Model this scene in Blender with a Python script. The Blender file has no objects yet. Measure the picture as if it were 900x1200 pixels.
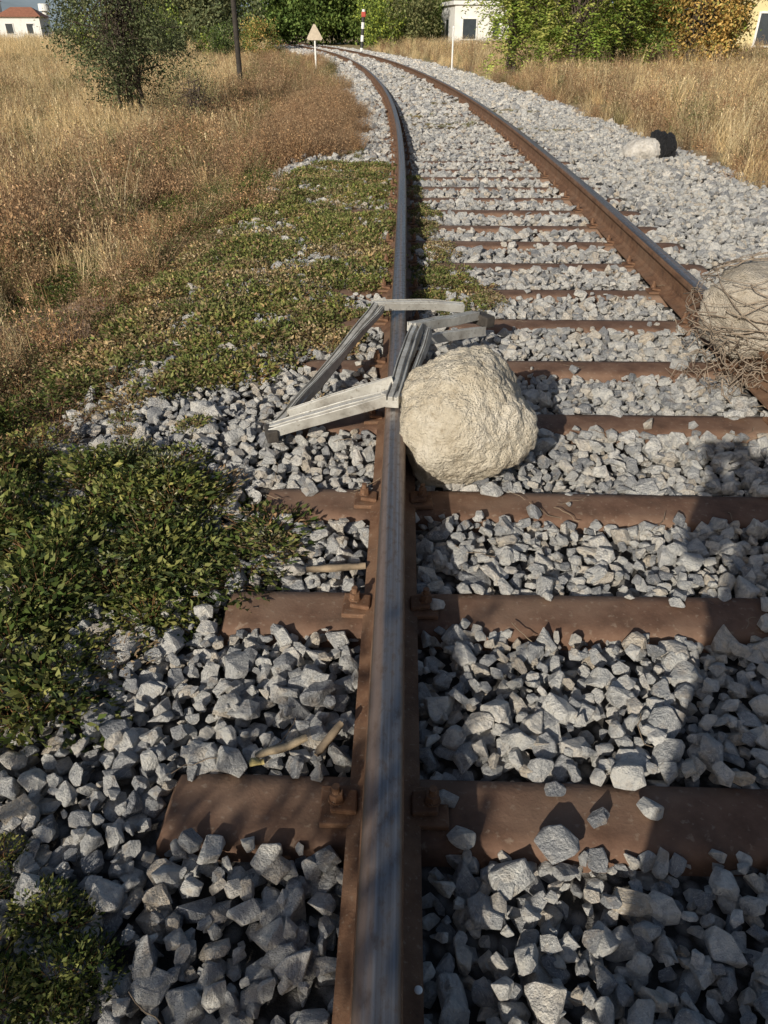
import bpy, bmesh, math, random
import numpy as np
from mathutils import Vector, Matrix, noise as mnoise
rng=np.random.default_rng(7); random.seed(7)
sc=bpy.context.scene
sc.view_settings.view_transform='Standard'
try: sc.view_settings.look='None'
except Exception: pass
sc.view_settings.exposure=0
# ------------------------------------------------------------ node helpers
def new_mat(name):
    m=bpy.data.materials.new(name); m.use_nodes=True
    nt=m.node_tree; nt.nodes.clear()
    out=nt.nodes.new('ShaderNodeOutputMaterial'); b=nt.nodes.new('ShaderNodeBsdfPrincipled')
    nt.links.new(b.outputs[0],out.inputs[0])
    return m,nt,b,out
def N(nt,t,**kw):
    n=nt.nodes.new(t)
    for k,v in kw.items():
        if k.startswith('i_'): n.inputs[k[2:].replace('_',' ')].default_value=v
        else: setattr(n,k,v)
    return n
def ramp(nt,fac,stops):
    r=nt.nodes.new('ShaderNodeValToRGB'); e=r.color_ramp.elements
    while len(e)<len(stops): e.new(0.5)
    for i,(p,c) in enumerate(stops):
        e[i].position=p; e[i].color=(*c,1) if len(c)==3 else c
    nt.links.new(fac,r.inputs[0]); return r.outputs[0]
def mix(nt,fac,a,b,mode='MIX'):
    m=nt.nodes.new('ShaderNodeMix'); m.data_type='RGBA'; m.blend_type=mode
    for s,v in ((0,fac),(6,a),(7,b)):
        if isinstance(v,(int,float)): m.inputs[s].default_value=v
        elif isinstance(v,tuple): m.inputs[s].default_value=(*v,1) if len(v)==3 else v
        else: nt.links.new(v,m.inputs[s])
    return m.outputs[2]
def noise_tex(nt,vec,scale,detail=4,rough=.55,dist=0):
    n=N(nt,'ShaderNodeTexNoise'); n.inputs['Scale'].default_value=scale; n.inputs['Detail'].default_value=detail
    n.inputs['Roughness'].default_value=rough; n.inputs['Distortion'].default_value=dist
    if vec is not None: nt.links.new(vec,n.inputs['Vector'])
    return n.outputs['Fac']
def mapping(nt,vec,scale):
    m=N(nt,'ShaderNodeMapping'); m.inputs['Scale'].default_value=scale; nt.links.new(vec,m.inputs[0]); return m.outputs[0]
def bump(nt,b,h,strength,dist):
    bp=N(nt,'ShaderNodeBump'); bp.inputs['Strength'].default_value=strength; bp.inputs['Distance'].default_value=dist
    nt.links.new(h,bp.inputs['Height']); nt.links.new(bp.outputs[0],b.inputs['Normal'])
def tc(nt,k='Object'): return N(nt,'ShaderNodeTexCoord').outputs[k]

# ------------------------------------------------------------ materials
def mat_stone():
    m,nt,b,o=new_mat('crushed_stone'); v=tc(nt)
    rnd=N(nt,'ShaderNodeObjectInfo').outputs['Random']
    base=ramp(nt,rnd,[(0,(.23,.235,.25)),(.12,(.38,.38,.385)),(.32,(.54,.53,.51)),(.55,(.66,.64,.60)),(.76,(.74,.71,.66)),(.88,(.62,.53,.42)),(1,(.83,.80,.75))])
    off=N(nt,'ShaderNodeVectorMath',operation='ADD'); nt.links.new(v,off.inputs[0])
    cm=N(nt,'ShaderNodeCombineXYZ'); ml=N(nt,'ShaderNodeMath',operation='MULTIPLY'); ml.inputs[1].default_value=57.
    nt.links.new(rnd,ml.inputs[0]); nt.links.new(ml.outputs[0],cm.inputs[0]); nt.links.new(cm.outputs[0],off.inputs[1]); v=off.outputs[0]
    n1=noise_tex(nt,v,1.6,5,.65,.6)
    c=mix(nt,1.0,base,ramp(nt,n1,[(.3,(.56,.57,.60)),(.5,(1,1,1)),(.7,(1.18,1.15,1.09))]),'MULTIPLY')
    vein=noise_tex(nt,mapping(nt,v,(1,3,1)),1.3,3,.5,1.5)
    c=mix(nt,ramp(nt,vein,[(.485,(0,0,0)),(.505,(.7,.7,.7)),(.525,(0,0,0))]),c,(.85,.83,.79))
    dirt=noise_tex(nt,v,.9,3)
    c=mix(nt,ramp(nt,dirt,[(.55,(0,0,0)),(.72,(.45,.45,.45))]),c,(.46,.36,.26))
    nt.links.new(c,b.inputs['Base Color']); b.inputs['Roughness'].default_value=.85; b.inputs['Specular IOR Level'].default_value=.3
    bump(nt,b,noise_tex(nt,v,4.5,5,.72),.7,.16)
    return m
def mat_rust(name,c1,c2,c3,rough=.78,sc_=1.,dust=(.2,.13,.085)):
    m,nt,b,o=new_mat(name); v=tc(nt)
    n=noise_tex(nt,v,9*sc_,8,.65); n2=noise_tex(nt,v,2.3*sc_,4,.6,.4); n3=noise_tex(nt,v,60*sc_,3)
    c=ramp(nt,n,[(.3,c1),(.52,c2),(.75,c3)])
    c=mix(nt,ramp(nt,n2,[(.45,(0,0,0)),(.7,(.6,.6,.6))]),c,dust)
    c=mix(nt,ramp(nt,n3,[(.60,(0,0,0)),(.7,(.35,.35,.35))]),c,(.34,.27,.2))
    nt.links.new(c,b.inputs['Base Color']); b.inputs['Roughness'].default_value=rough; b.inputs['Specular IOR Level'].default_value=.3
    bump(nt,b,noise_tex(nt,v,120*sc_,5,.6),.4,.003)
    return m
def mat_railhead():
    m,nt,b,o=new_mat('worn_rail_steel'); v=N(nt,'ShaderNodeUVMap').outputs[0]
    s=noise_tex(nt,mapping(nt,v,(150,.9,1)),1,4,.55,.1)
    s2=noise_tex(nt,mapping(nt,v,(42,.35,1)),1,2,.5)
    s3=noise_tex(nt,mapping(nt,v,(70,30,1)),1,5,.65)
    sx=N(nt,'ShaderNodeSeparateXYZ'); nt.links.new(v,sx.inputs[0])
    band=N(nt,'ShaderNodeMath',operation='ABSOLUTE'); nt.links.new(sx.outputs[0],band.inputs[0])
    c=ramp(nt,s,[(.3,(.16,.145,.14)),(.5,(.23,.22,.22)),(.7,(.32,.32,.33))])
    c=mix(nt,ramp(nt,s2,[(.45,(0,0,0)),(.6,(.8,.8,.8))]),c,(.20,.135,.10))
    c=mix(nt,ramp(nt,band.outputs[0],[(.022,(0,0,0)),(.031,(.75,.75,.75))]),c,(.10,.065,.045))
    c=mix(nt,ramp(nt,s3,[(.50,(0,0,0)),(.68,(.7,.7,.7))]),c,(.13,.085,.06))
    nt.links.new(c,b.inputs['Base Color'])
    me=ramp(nt,s2,[(.45,(.8,.8,.8)),(.62,(.3,.3,.3))]); nt.links.new(me,b.inputs['Metallic'])
    r=ramp(nt,s3,[(.3,(.3,.3,.3)),(.7,(.58,.58,.58))]); nt.links.new(r,b.inputs['Roughness'])
    bump(nt,b,s3,.35,.001)
    return m
def mat_boulder(name,ca,cb,cc,bs=.9):
    m,nt,b,o=new_mat(name); v=tc(nt)
    n=noise_tex(nt,v,5,8,.65); n2=noise_tex(nt,v,38,6,.7); n3=noise_tex(nt,v,130,3,.6)
    c=ramp(nt,n,[(.3,ca),(.5,cb),(.72,cc)])
    c=mix(nt,1.,c,ramp(nt,n2,[(.3,(.6,.55,.49)),(.44,(.94,.92,.89)),(.7,(1.08,1.07,1.06))]),'MULTIPLY')
    c=mix(nt,ramp(nt,n3,[(.60,(0,0,0)),(.69,(.6,.6,.6))]),c,(.25,.21,.165))
    nt.links.new(c,b.inputs['Base Color']); b.inputs['Roughness'].default_value=.95; b.inputs['Specular IOR Level'].default_value=.15
    ad=N(nt,'ShaderNodeMath',operation='ADD'); nt.links.new(n2,ad.inputs[0]); nt.links.new(n3,ad.inputs[1])
    bump(nt,b,ad.outputs[0],bs,.017)
    return m
def mat_foliage(name,transl=.3,rough=.6):
    m,nt,b,o=new_mat(name)
    a=N(nt,'ShaderNodeAttribute',attribute_name='Col')
    rnd=N(nt,'ShaderNodeObjectInfo').outputs['Random']
    c=mix(nt,1.,a.outputs['Color'],ramp(nt,rnd,[(0,(.75,.78,.75)),(.5,(1,1,1)),(1,(1.25,1.15,1.0))]),'MULTIPLY')
    d=N(nt,'ShaderNodeBsdfDiffuse'); nt.links.new(c,d.inputs[0])
    nt.nodes.remove(b)
    t=N(nt,'ShaderNodeBsdfTranslucent'); nt.links.new(c,t.inputs[0])
    ms=N(nt,'ShaderNodeMixShader'); ms.inputs[0].default_value=transl
    nt.links.new(d.outputs[0],ms.inputs[1]); nt.links.new(t.outputs[0],ms.inputs[2]); nt.links.new(ms.outputs[0],o.inputs[0])
    return m
def mat_plain(name,c,rough=.7,var=.15,scale=8,metal=0,bs=.2,bd=.004):
    m,nt,b,o=new_mat(name); v=tc(nt); n=noise_tex(nt,v,scale,6,.6)
    lo=tuple(x*(1-var*2) for x in c); hi=tuple(min(1,x*(1+var)) for x in c)
    nt.links.new(ramp(nt,n,[(.3,lo),(.7,hi)]),b.inputs['Base Color'])
    b.inputs['Roughness'].default_value=rough; b.inputs['Metallic'].default_value=metal
    bump(nt,b,noise_tex(nt,v,scale*8,4),bs,bd)
    return m
def mat_ground():
    m,nt,b,o=new_mat('ground_soil'); v=tc(nt)
    a=N(nt,'ShaderNodeAttribute',attribute_name='Col')
    sep=N(nt,'ShaderNodeSeparateColor'); nt.links.new(a.outputs['Color'],sep.inputs[0])
    n2=noise_tex(nt,v,14,8,.65); n4=noise_tex(nt,v,.25,4,.6)
    soil=ramp(nt,n2,[(.3,(.15,.095,.065)),(.5,(.30,.20,.14)),(.7,(.46,.34,.25))])
    field=ramp(nt,n2,[(.3,(.2,.15,.085)),(.55,(.38,.30,.18)),(.75,(.47,.39,.25))])
    field=mix(nt,ramp(nt,n4,[(.4,(0,0,0)),(.65,(.5,.5,.5))]),field,(.2,.17,.08))
    c=mix(nt,sep.outputs['Green'],soil,field)
    vo=N(nt,'ShaderNodeTexVoronoi'); vo.inputs['Scale'].default_value=34; nt.links.new(v,vo.inputs['Vector'])
    grav=mix(nt,1.,ramp(nt,vo.outputs['Distance'],[(0,(.40,.38,.36)),(.35,(.24,.23,.22)),(.6,(.07,.065,.06))]),ramp(nt,n2,[(.3,(.6,.6,.6)),(.7,(1.1,1.08,1.05))]),'MULTIPLY')
    c=mix(nt,sep.outputs['Red'],c,grav)
    nt.links.new(c,b.inputs['Base Color']); b.inputs['Roughness'].default_value=.97; b.inputs['Specular IOR Level'].default_value=.1
    bump(nt,b,noise_tex(nt,v,30,6,.7),.8,.03)
    return m
M_stone=mat_stone()
M_sleeper=mat_rust('rusty_steel_sleeper',(.065,.034,.021),(.14,.077,.049),(.19,.115,.076),dust=(.23,.155,.108))
M_rustrail=mat_rust('rusty_rail_side',(.07,.035,.02),(.145,.075,.042),(.21,.12,.07),.8,2)
M_head=mat_railhead()
M_boulder=mat_boulder('pale_limestone',(.44,.38,.29),(.57,.515,.42),(.67,.62,.54))
M_concrete=mat_boulder('rough_concrete',(.36,.31,.245),(.49,.44,.37),(.62,.58,.52))
M_weed=mat_foliage('weed_leaves'); M_grass=mat_foliage('dry_grass_blades',.22); M_leaf=mat_foliage('tree_leaves',.3)
M_bark=mat_plain('bark',(.10,.075,.055),.9,.3,12,0,.8,.02)
M_twig=mat_plain('dry_twig',(.24,.18,.12),.9,.3,20)
M_ground=mat_ground()

# ------------------------------------------------------------ mesh helpers
def link(ob,parent=None):
    sc.collection.objects.link(ob)
    if parent is not None: ob.parent=parent
    return ob
def empty(name,loc=(0,0,0)):
    e=bpy.data.objects.new(name,None); e.location=loc; e.empty_display_size=.2; sc.collection.objects.link(e); return e
def mesh_np(name,V,F,mats,col=None,smooth=False,midx=None):
    V=np.asarray(V,dtype=np.float32); F=np.asarray(F,dtype=np.int32)
    me=bpy.data.meshes.new(name); k=F.shape[1]; n=len(F)
    me.vertices.add(len(V)); me.vertices.foreach_set('co',V.ravel())
    me.loops.add(n*k); me.loops.foreach_set('vertex_index',F.ravel())
    me.polygons.add(n); me.polygons.foreach_set('loop_start',np.arange(0,n*k,k,dtype=np.int32))
    try: me.polygons.foreach_set('loop_total',np.full(n,k,dtype=np.int32))
    except Exception: pass
    for m in mats: me.materials.append(m)
    if midx is not None: me.polygons.foreach_set('material_index',np.asarray(midx,dtype=np.int32))
    me.update(calc_edges=True)
    if smooth: me.polygons.foreach_set('use_smooth',np.ones(n,dtype=bool))
    if col is not None:
        a=me.color_attributes.new('Col','FLOAT_COLOR','POINT'); c=np.ones((len(V),4),dtype=np.float32); c[:,:3]=col
        a.data.foreach_set('color',c.ravel())
    me.validate()
    return bpy.data.objects.new(name,me)
def tube(pts,rad,sides=6):
    pts=[Vector(p) for p in pts]; V=[];F=[]
    up=Vector((0,0,1)) if abs((pts[-1]-pts[0]).normalized().z)<.9 else Vector((1,0,0))
    for i,p in enumerate(pts):
        d=(pts[min(i+1,len(pts)-1)]-pts[max(i-1,0)]).normalized()
        a=d.cross(up);  a=a.normalized() if a.length>1e-5 else Vector((1,0,0))
        b=d.cross(a).normalized(); r=rad[i] if hasattr(rad,'__len__') else rad
        for k in range(sides):
            t=2*math.pi*k/sides; V.append(p+a*(math.cos(t)*r)+b*(math.sin(t)*r))
    for i in range(len(pts)-1):
        for k in range(sides):
            F.append((i*sides+k,i*sides+(k+1)%sides,(i+1)*sides+(k+1)%sides,(i+1)*sides+k))
    return [tuple(v) for v in V],F
class Acc:
    def __init__(s): s.V=[];s.F=[];s.C=[];s.n=0;s.M=[]
    def add(s,V,F,col=None,mi=0):
        V=np.asarray(V,dtype=float); F=np.asarray(F,dtype=int)
        s.V.append(V); s.F.append(F+s.n); s.n+=len(V); s.M.append(np.full(len(F),mi))
        if col is not None:
            c=np.asarray(col,dtype=float); s.C.append(np.broadcast_to(c,(len(V),3)))
        else: s.C.append(np.full((len(V),3),.2))
    def obj(s,name,mats,smooth=False):
        return mesh_np(name,np.concatenate(s.V),np.concatenate(s.F),mats,np.concatenate(s.C),smooth,np.concatenate(s.M))
def leaves(C,D,size,width,rng,fold=.15):
    n=len(C); D=D/np.linalg.norm(D,axis=1,keepdims=True)
    R=rng.normal(size=(n,3)); S=np.cross(D,R); S/=np.linalg.norm(S,axis=1,keepdims=True)+1e-9
    U=np.cross(S,D); size=np.asarray(size).reshape(-1,1)*np.ones((n,1))
    b=C; tip=C+D*size; mid=C+D*size*.45
    l=mid+S*size*width*.5+U*size*fold; r=mid-S*size*width*.5+U*size*fold
    V=np.stack([b,l,tip,r],1).reshape(-1,3); F=np.arange(4*n).reshape(n,4)
    return V,F
def colvar(base_list,n,rng,jit=.15):
    b=np.array(base_list); c=b[rng.integers(0,len(b),n)]*(1+rng.normal(0,jit,(n,1)))
    return np.clip(np.repeat(c,4,axis=0),0.005,1)
def scatter(name,P,R,S,I,objs):
    # collection children are picked in alphabetical order
    coll=bpy.data.collections.new(name+'_source')
    for o in objs: coll.objects.link(o)
    order=sorted(range(len(objs)),key=lambda i:objs[i].name); rank={o:i for i,o in enumerate(order)}
    I=np.array([rank[int(i)] for i in I])
    n=len(P); me=bpy.data.meshes.new(name); me.vertices.add(n); me.vertices.foreach_set('co',np.asarray(P,dtype=np.float32).ravel())
    me.attributes.new('rot','FLOAT_VECTOR','POINT').data.foreach_set('vector',np.asarray(R,dtype=np.float32).ravel())
    S=np.asarray(S,dtype=np.float32)
    if S.ndim==1: S=np.repeat(S[:,None],3,1)
    me.attributes.new('scl','FLOAT_VECTOR','POINT').data.foreach_set('vector',np.ascontiguousarray(S).ravel())
    me.attributes.new('idx','INT','POINT').data.foreach_set('value',np.asarray(I,dtype=np.int32))
    ob=bpy.data.objects.new(name,me); sc.collection.objects.link(ob)
    ng=bpy.data.node_groups.new(name+'_gn','GeometryNodeTree')
    ng.interface.new_socket('Geometry',in_out='INPUT',socket_type='NodeSocketGeometry')
    ng.interface.new_socket('Geometry',in_out='OUTPUT',socket_type='NodeSocketGeometry')
    gi=ng.nodes.new('NodeGroupInput'); go=ng.nodes.new('NodeGroupOutput')
    ip=ng.nodes.new('GeometryNodeInstanceOnPoints'); ci=ng.nodes.new('GeometryNodeCollectionInfo')
    ci.inputs['Collection'].default_value=coll; ci.inputs['Separate Children'].default_value=True; ci.inputs['Reset Children'].default_value=True
    ip.inputs['Pick Instance'].default_value=True
    def na(nm,t):
        a=ng.nodes.new('GeometryNodeInputNamedAttribute'); a.data_type=t; a.inputs['Name'].default_value=nm; return a.outputs['Attribute']
    L=ng.links.new
    L(gi.outputs[0],ip.inputs['Points']); L(ci.outputs[0],ip.inputs['Instance']); L(na('idx','INT'),ip.inputs['Instance Index'])
    L(na('rot','FLOAT_VECTOR'),ip.inputs['Rotation']); L(na('scl','FLOAT_VECTOR'),ip.inputs['Scale']); L(ip.outputs[0],go.inputs[0])
    md=ob.modifiers.new('scatter','NODES'); md.node_group=ng
    return ob
def bm_obj(name,bm,mats,smooth=False):
    me=bpy.data.meshes.new(name); bm.to_mesh(me); bm.free()
    for m in mats: me.materials.append(m)
    if smooth:
        for p in me.polygons: p.use_smooth=True
    return bpy.data.objects.new(name,me)
def box_bm(bm,cx,cy,cz,sx,sy,sz,bev=0,rot=None):
    r=bmesh.ops.create_cube(bm,size=1); vs=r['verts']
    for v in vs:
        v.co=Vector((v.co.x*sx,v.co.y*sy,v.co.z*sz))
    if bev>0:
        es=list({e for v in vs for e in v.link_edges})
        rr=bmesh.ops.bevel(bm,geom=es,offset=bev,segments=2,affect='EDGES',profile=.5)
        vs=[v for v in rr['verts']]
        vs=list({v for f in rr['faces'] for v in f.verts}|set(vs))
    for v in vs:
        if rot is not None: v.co=rot@v.co
        v.co+=Vector((cx,cy,cz))
    return vs

# ------------------------------------------------------------ track path
G=.753; TH0=.0265
S_=np.arange(-8,130,.25); cx=np.zeros_like(S_); cy=np.zeros_like(S_); th=np.zeros_like(S_)
def curv(s): return 0 if s<6 else (1/180 if s<20 else (1/280 if s<75 else 1/200))
i0=int(np.argmin(abs(S_)));  cx[i0]=-.022+G; cy[i0]=0; th[i0]=TH0
for i in range(i0+1,len(S_)):
    th[i]=th[i-1]-curv(S_[i])*.25; cx[i]=cx[i-1]+math.sin(th[i])*.25; cy[i]=cy[i-1]+math.cos(th[i])*.25
for i in range(i0-1,-1,-1):
    th[i]=TH0; cx[i]=cx[i+1]-math.sin(TH0)*.25; cy[i]=cy[i+1]-math.cos(TH0)*.25
def path(s): return np.interp(s,S_,cx),np.interp(s,S_,cy),np.interp(s,S_,th)
def offs(x,y):
    return (x-np.interp(y,cy,cx))*np.cos(np.interp(y,cy,th))
def sstep(a,b,x):
    t=np.clip((x-a)/(b-a),0,1); return t*t*(3-2*t)
def fnoise(x,y,sc_=1.,seed=0.):
    x=np.atleast_1d(x); y=np.atleast_1d(y)
    return np.array([mnoise.noise(Vector((a*sc_+seed,b*sc_-seed,seed))) for a,b in zip(x,y)])
def Hs(x,y):
    t=offs(x,y)
    h=-.046+0*t
    h=h-.30*sstep(-1.6,-3.6,t)*1.0
    h=h+.02*sstep(2.2,3.5,t)
    h=h-.5*sstep(30,120,-np.minimum(t,0))
    return h
def H(x,y):
    x=np.atleast_1d(x); y=np.atleast_1d(y); t=offs(x,y)
    out=np.maximum(sstep(-1.4,-2.4,t),sstep(2.4,3.2,t))
    return Hs(x,y)+fnoise(x,y,.9,3.)*.06*out+fnoise(x,y,5,9.)*.012-.008*(1-out)

# ------------------------------------------------------------ ground
def axis(parts):
    a=[]
    for s,e,st in parts: a+=list(np.arange(s,e,st))
    return np.array(a+[parts[-1][1]])
gx=axis([(-900,-200,70),(-200,-60,14),(-60,-12,2),(-12,-4,.4),(-4,4,.1),(4,12,.4),(12,60,2),(60,200,14),(200,900,70)])
gy=axis([(-60,-6,6),(-6,-1,.5),(-1,9,.1),(9,30,.35),(30,80,1.5),(80,200,12),(200,1500,100)])
XX,YY=np.meshgrid(gx,gy); x=XX.ravel(); y=YY.ravel(); z=H(x,y)
nx,ny=len(gx),len(gy); idx=np.arange(nx*ny).reshape(ny,nx)
F=np.stack([idx[:-1,:-1],idx[:-1,1:],idx[1:,1:],idx[1:,:-1]],-1).reshape(-1,4)
t=offs(x,y); nn=fnoise(x,y,1.3,5.)*.25
grav=sstep(-2.2,-1.7,t+nn)*(1-sstep(2.4,2.75,t+nn))
field=sstep(4.5,8,y)*np.maximum(sstep(-2,-3,t),sstep(2.6,3,t))
grav=np.where(y>110,0,grav)
ground=link(mesh_np('ground',np.stack([x,y,z],1),F,[M_ground],np.stack([grav,np.clip(field,0,1),0*grav],1),True))

# ------------------------------------------------------------ sleepers / rails / fasteners
track=empty('railway_track')
sl_y=[-1.4,-.83,-.27,.29,.845,1.425,1.93,2.51,3.06,3.61,4.16,4.71,5.26,5.79]
while sl_y[-1]<100: sl_y.append(sl_y[-1]+.545)
def sleeper_mesh():
    prof=[(-.092,-.11),(-.080,-.014),(-.070,-.003),(-.04,.0),(.04,.0),(.070,-.003),(.080,-.014),(.092,-.11)]
    xs=[-1.19,-1.18,-1.165,-1.1]+list(np.linspace(-1,1,21))+[1.1,1.165,1.18,1.19]
    dz=[-.10,-.03,-.006,0]+[0]*21+[0,-.006,-.03,-.10]
    V=[];F=[];k=len(prof)
    for xx,d in zip(xs,dz):
        for a,b in prof: V.append((xx,a*(1 if abs(xx)<1.18 else .95),max(b+d,-.14)))
    for i in range(len(xs)-1):
        for j in range(k-1): F.append((i*k+j,(i+1)*k+j,(i+1)*k+j+1,i*k+j+1))
    o=mesh_np('sleeper',V,F,[M_sleeper],None,True)
    return o.data
slm=sleeper_mesh()
def fast_mesh():
    bm=bmesh.new()
    box_bm(bm,-.018,0,.007,.066,.085,.013,.003)
    box_bm(bm,-.006,0,.022,.05,.05,.013,.004,Matrix.Rotation(.16,3,'Y'))
    for r,h,z0,sg in ((.016,.005,.032,16),(.0145,.017,.042,6),(.008,.022,.055,12)):
        g=bmesh.ops.create_cone(bm,cap_ends=True,segments=sg,radius1=r,radius2=r*.95,depth=h)
        for v in g['verts']: v.co+=Vector((-.02,0,z0))
    return bm_obj('fastener',bm,[M_rustrail]).data
fm=fast_mesh()
sl_info=[]
for i,yy in enumerate(sl_y):
    s=float(np.interp(yy,cy,S_)); px,py,a=path(s); sl_info.append((px,py,a,s))
    o=link(bpy.data.objects.new('sleeper_%d'%(i+1),slm),track)
    o.location=(px+random.uniform(-.03,.03),py,random.uniform(-.004,.004)-(.012 if yy>8 else 0)); o.rotation_euler=(random.uniform(-.03,.03),0,-a+random.uniform(-.012,.012))
    if yy<22:
        for sd in (-1,1):
            for io in (-1,1):
                ox=sd*G+io*.070
                f=link(bpy.data.objects.new('fastener_%d_%d_%d'%(i+1,sd+1,io+1),fm),track)
                f.location=(px+ox*math.cos(a),py-ox*math.sin(a),.001); f.rotation_euler=(0,0,-a+(math.pi if io>0 else 0)+random.uniform(-.08,.08))
half=[(.068,.004),(.068,.012),(.022,.026),(.0095,.042),(.008,.075),(.0095,.108),(.018,.118),(.0335,.124),(.0355,.132),(.0352,.148),(.0325,.1555),(.025,.1595),(.012,.1612)]
prof=half+[(0,.1616)]+[(-a,b) for a,b in half[::-1]]
k=len(prof)
for nm,sd in (('rail_left',-1),('rail_right',1)):
    ss=np.concatenate([np.arange(-6,20,.25),np.arange(20,118,1.)])
    V=[];F=[];MI=[];UV=[]
    for s in ss:
        px,py,a=path(s)
        for (ox,oz) in prof:
            q=sd*G+ox; V.append((px+q*math.cos(a),py-q*math.sin(a),oz))
    for i in range(len(ss)-1):
        for j in range(k):
            j2=(j+1)%k
            F.append((i*k+j,i*k+j2,(i+1)*k+j2,(i+1)*k+j)); MI.append(1 if prof[j][1]>.15 and prof[j2][1]>.15 else 0)
            UV+= [(prof[j][0],ss[i]),(prof[j2][0],ss[i]),(prof[j2][0],ss[i+1]),(prof[j][0],ss[i+1])]
    o=mesh_np(nm,V,F,[M_rustrail,M_head],None,False,MI)
    uv=o.data.uv_layers.new(name='UVMap'); uv.data.foreach_set('uv',np.array(UV,dtype=np.float32).ravel())
    for p in o.data.polygons: p.use_smooth=(p.material_index==1)
    link(o,track)

# ------------------------------------------------------------ stones
def make_stone(i):
    r=random.Random(100+i); bm=bmesh.new()
    sc3=(1,r.uniform(.6,.95),r.uniform(.48,.78))
    for _ in range(r.randint(10,17)):
        v=Vector((r.gauss(0,1),r.gauss(0,1),r.gauss(0,1))).normalized()*r.uniform(.9,1.1)
        mx=max(abs(v.x),abs(v.y),abs(v.z)); f=.6+.4/mx*.85; v=v*f
        bm.verts.new((v.x*sc3[0],v.y*sc3[1],v.z*sc3[2]))
    g=bmesh.ops.convex_hull(bm,input=bm.verts)
    bmesh.ops.delete(bm,geom=[e for e in set(g['geom_interior'])|set(g['geom_unused']) if isinstance(e,bmesh.types.BMVert)],context='VERTS')
    bmesh.ops.dissolve_limit(bm,angle_limit=.38,verts=bm.verts,edges=bm.edges)
    bmesh.ops.bevel(bm,geom=list(bm.edges),offset=.045,segments=1,affect='EDGES',profile=.5,clamp_overlap=True)
    bmesh.ops.triangulate(bm,faces=bm.faces)
    bmesh.ops.subdivide_edges(bm,edges=[e for e in bm.edges if e.calc_length()>.3],cuts=1,use_grid_fill=True)
    bmesh.ops.triangulate(bm,faces=bm.faces)
    for v in bm.verts:
        v.co+=mnoise.noise_vector(v.co*1.9+Vector((i*7.1,0,0)))*.05+mnoise.noise_vector(v.co*6+Vector((i*3.1,5,0)))*.022
    return bm_obj('crushed_stone_%02d'%i,bm,[M_stone])
stones=[make_stone(i) for i in range(30)]
sly=np.array([a[1] for a in sl_info]); slx=np.array([a[0] for a in sl_info]); slt=np.array([a[2] for a in sl_info])
def scat_layer(y0,y1,sp,rmean,zoff,prob,t0=-2.15,t1=2.8):
    ny=int((y1-y0)/sp); nxn=int((t1-t0)/sp)
    tt,yy=np.meshgrid(t0+(np.arange(nxn)+.5)*sp,y0+(np.arange(ny)+.5)*sp)
    tt=tt.ravel()+rng.uniform(-.5,.5,tt.size)*sp; yy=yy.ravel()+rng.uniform(-.5,.5,yy.size)*sp
    m=rng.random(tt.size)<prob; tt=tt[m]; yy=yy[m]
    xx=np.interp(yy,cy,cx)+tt/np.cos(np.interp(yy,cy,th))
    m=(xx>-.62*yy-1.1)&(xx<.62*yy+1.1); tt,yy,xx=tt[m],yy[m],xx[m]
    r=np.clip(rng.lognormal(math.log(rmean),.36,len(xx)),rmean*.4,rmean*2.0)
    near=np.argmin(abs(yy[:,None]-sly[None,:]),axis=1)
    dy=(yy-sly[near])*np.cos(slt[near])+(xx-slx[near])*np.sin(slt[near])
    hw=np.where(yy<9,.066,.056)
    onsl=(abs(dy)<hw+r*.35)&(abs(tt)<1.2)
    keep=~onsl|(rng.random(len(xx))<np.where(yy<9,.010,.06+.5*sstep(9,30,yy)))
    rd=np.minimum(abs(tt-G),abs(tt+G)); keep&=rd>(.052+r*.6)
    edge=np.minimum(sstep(t0,t0+.5,tt),1-sstep(t1-.45,t1,tt)); keep&=rng.random(len(xx))<edge*1.3+.05
    xx,yy,r,tt,onsl=xx[keep],yy[keep],r[keep],tt[keep],onsl[keep]
    n=len(xx); z=Hs(xx,yy)+zoff+rng.normal(0,.006,n)+fnoise(xx,yy,2.2,4)*.018
    z=np.where(onsl,r*.45,z)
    rd=np.minimum(abs(tt-G),abs(tt+G)); z=z-np.where(rd<.10,.010,0)
    R=np.stack([rng.normal(0,.42,n),rng.normal(0,.42,n),rng.uniform(0,6.283,n)],1)
    R[onsl,:2]*=.3
    return np.stack([xx,yy,z],1),R,r,rng.integers(0,len(stones),n)
Ls=[scat_layer(.2,5,.034,.0215,.014,1),scat_layer(.2,5,.040,.0235,.040,.92),
    scat_layer(5,14,.050,.029,.022,1),scat_layer(5,14,.068,.030,.042,.68),
    scat_layer(14,34,.085,.046,.030,1),scat_layer(34,75,.14,.07,.03,1)]
P,R,Sx,I=[np.concatenate([l[q] for l in Ls]) for q in range(4)]
scatter('ballast_gravel',P,R,Sx,I,stones)
extra=[(.33,.90,.024),(.42,.93,.02),(.40,.84,.026),(.50,.86,.028),(.47,.92,.018),(.13,1.44,.028),(.20,1.38,.018),(.98,1.45,.03),(.34,1.985,.042),(.40,2.03,.026),(.14,.80,.03),(.12,.88,.026)]
for (ex,ey,s) in extra:
    o=link(bpy.data.objects.new('loose_stone',random.choice(stones).data))
    o.scale=(s,s,s); o.location=(ex,ey,s*.5); o.rotation_euler=(random.uniform(-.2,.2),random.uniform(-.2,.2),random.uniform(0,6))

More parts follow.
